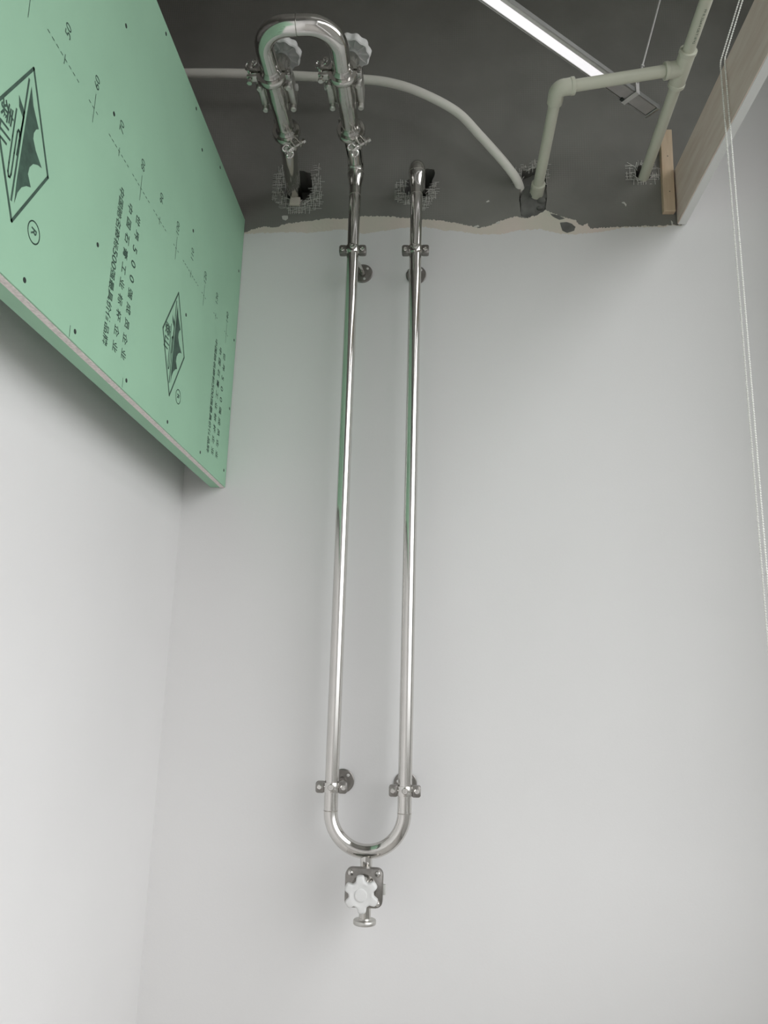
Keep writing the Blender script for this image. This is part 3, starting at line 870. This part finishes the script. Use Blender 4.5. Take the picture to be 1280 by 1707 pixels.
chn = thing('bead_chain', 'looped white bead chain of a blind, draped over the plywood pelmet', 'chain', (.754, -.457, 3.15))
def strand_pts(x, y, dy):
    return [Vector((x + .165, y - .185, 3.76)), Vector((x + .0446, y - .048, 3.312)), Vector((x + .0012, y - .001, 3.160)), Vector((x, y, 3.145)), Vector((x + dy, y, 1.30))]
P1 = strand_pts(.7505, -.452, .0); P2 = strand_pts(.7575, -.464, -.002)
bottom = [Vector((.7515, -.454, 1.285)), Vector((.7535, -.458, 1.278)), Vector((.7550, -.462, 1.285))]
path = P1 + bottom + P2[::-1]
MB().tube(path, .0008, 6).build('cord', M['bead'], chn)
tmpl = bmesh.new(); bmesh.ops.create_icosphere(tmpl, subdivisions=1, radius=.0027)
tv = [v.co.copy() for v in tmpl.verts]; tf = [[v.index for v in f.verts] for f in tmpl.faces]; tmpl.free()
V, Fc = [], []
pitch = .0061; carry = 0.0
for a, b in zip(path, path[1:]):
    L = (b - a).length; s = carry
    while s < L:
        c = a.lerp(b, s / L); n = len(V)
        V += [(c + p)[:] for p in tv]; Fc += [[i + n for i in f] for f in tf]
        s += pitch
    carry = s - L
me = bpy.data.meshes.new('beads'); me.from_pydata(V, [], Fc); me.materials.append(M['bead'])
me.polygons.foreach_set('use_smooth', [True] * len(me.polygons))
o = bpy.data.objects.new('beads', me); COL.objects.link(o); o.parent = chn; o.matrix_parent_inverse = chn.matrix_world.inverted()
o['kind'] = 'stuff'

# ================================================================== LIGHT FIXTURE
E0 = Vector((.660, -.148, 3.258)); E1 = Vector((.176, -.538, 3.258))
fd = (E1 - E0).normalized(); fn = Vector((0, 0, 1)).cross(fd).normalized()
if fn.y > 0:
    fn = -fn                                   # fn points to the room side (right of the lamp in the picture)
fix = thing('linear_lamp', 'slim linear ceiling lamp with a lit white diffuser, hung askew', 'lamp', tuple(E0))
LEN = 1.25
FR = Matrix((fd, fn, fd.cross(fn))).transposed()
def along(a, b, u0, u1, h0, h1):
    c = E0 + fd * (a + b) / 2 + fn * (u0 + u1) / 2 + Vector((0, 0, (h0 + h1) / 2))
    return c, (b - a, abs(u1 - u0), abs(h1 - h0))
def bar(name, a, b, u0, u1, h0, h1, m, parent=fix, bev=.001):
    c, s = along(a, b, u0, u1, h0, h1)
    return MB().box(c, s, FR, bev, 1).build(name, m, parent, smooth=False)
bar('housing', 0, LEN, -.0225, .0225, .004, .013, M['alu'])
bar('side_lip', 0, LEN, .0205, .0240, -.001, .014, M['alu'])
bar('side_lip', 0, LEN, -.0240, -.0205, -.001, .014, M['alu'])
bar('diffuser', .232, LEN - .03, -.0165, .0085, -.0015, .006, M['led'])
bar('reflector_strip', .232, LEN - .03, -.0205, -.0170, .0005, .006, M['zinc'])
bar('reflector_strip', .232, LEN - .03, .0090, .0200, .0005, .006, M['zinc'])
bar('driver_cover', .008, .226, -.0195, .0190, .0005, .006, M['alud'])
bar('end_cap', -.004, .006, -.0245, .0245, -.002, .015, M['alu'])
rod = thing('hanger_rod', 'thin steel hanger rod with a strap holding the end of the lamp', 'hanger', (.58, -.2, 3.3))
hp = E0 + fd * .108
hb = hp + fn * .0265
MB().box(hb + Vector((0, 0, .022)), (.016, .003, .056), FR, .0008, 1).build('strap', M['zinc'], rod)
MB().box(hp + Vector((0, 0, .0165)), (.016, .056, .003), FR, .0006, 1).build('strap_top', M['zinc'], rod)
MB().box(hp + Vector((0, 0, -.0035)), (.016, .056, .0025), FR, .0006, 1).build('strap_bottom', M['zinc'], rod)
r0 = hb + Vector((0, 0, .040)) + fn * .006; 
rt = wall_pt(1100, 0, r0.y); dr = (rt - r0); top = r0 + dr * ((4.2 - r0.z) / dr.z)
MB().tube([r0 - dr.normalized() * .012, top], .0027, 10).build('threaded_rod', M['zinc'], rod)
for h in (.012, .045):
    p = r0 + dr.normalized() * h
    MB().lathe(p, dr, [(.0062, 0), (.0062, .006)], 6).build('nut', M['zinc'], rod)
MB().box(hp + fd * .014 - fn * .020 + Vector((0, 0, -.002)), (.012, .010, .006), FR, .001, 1).build('clip', M['screw'], rod)
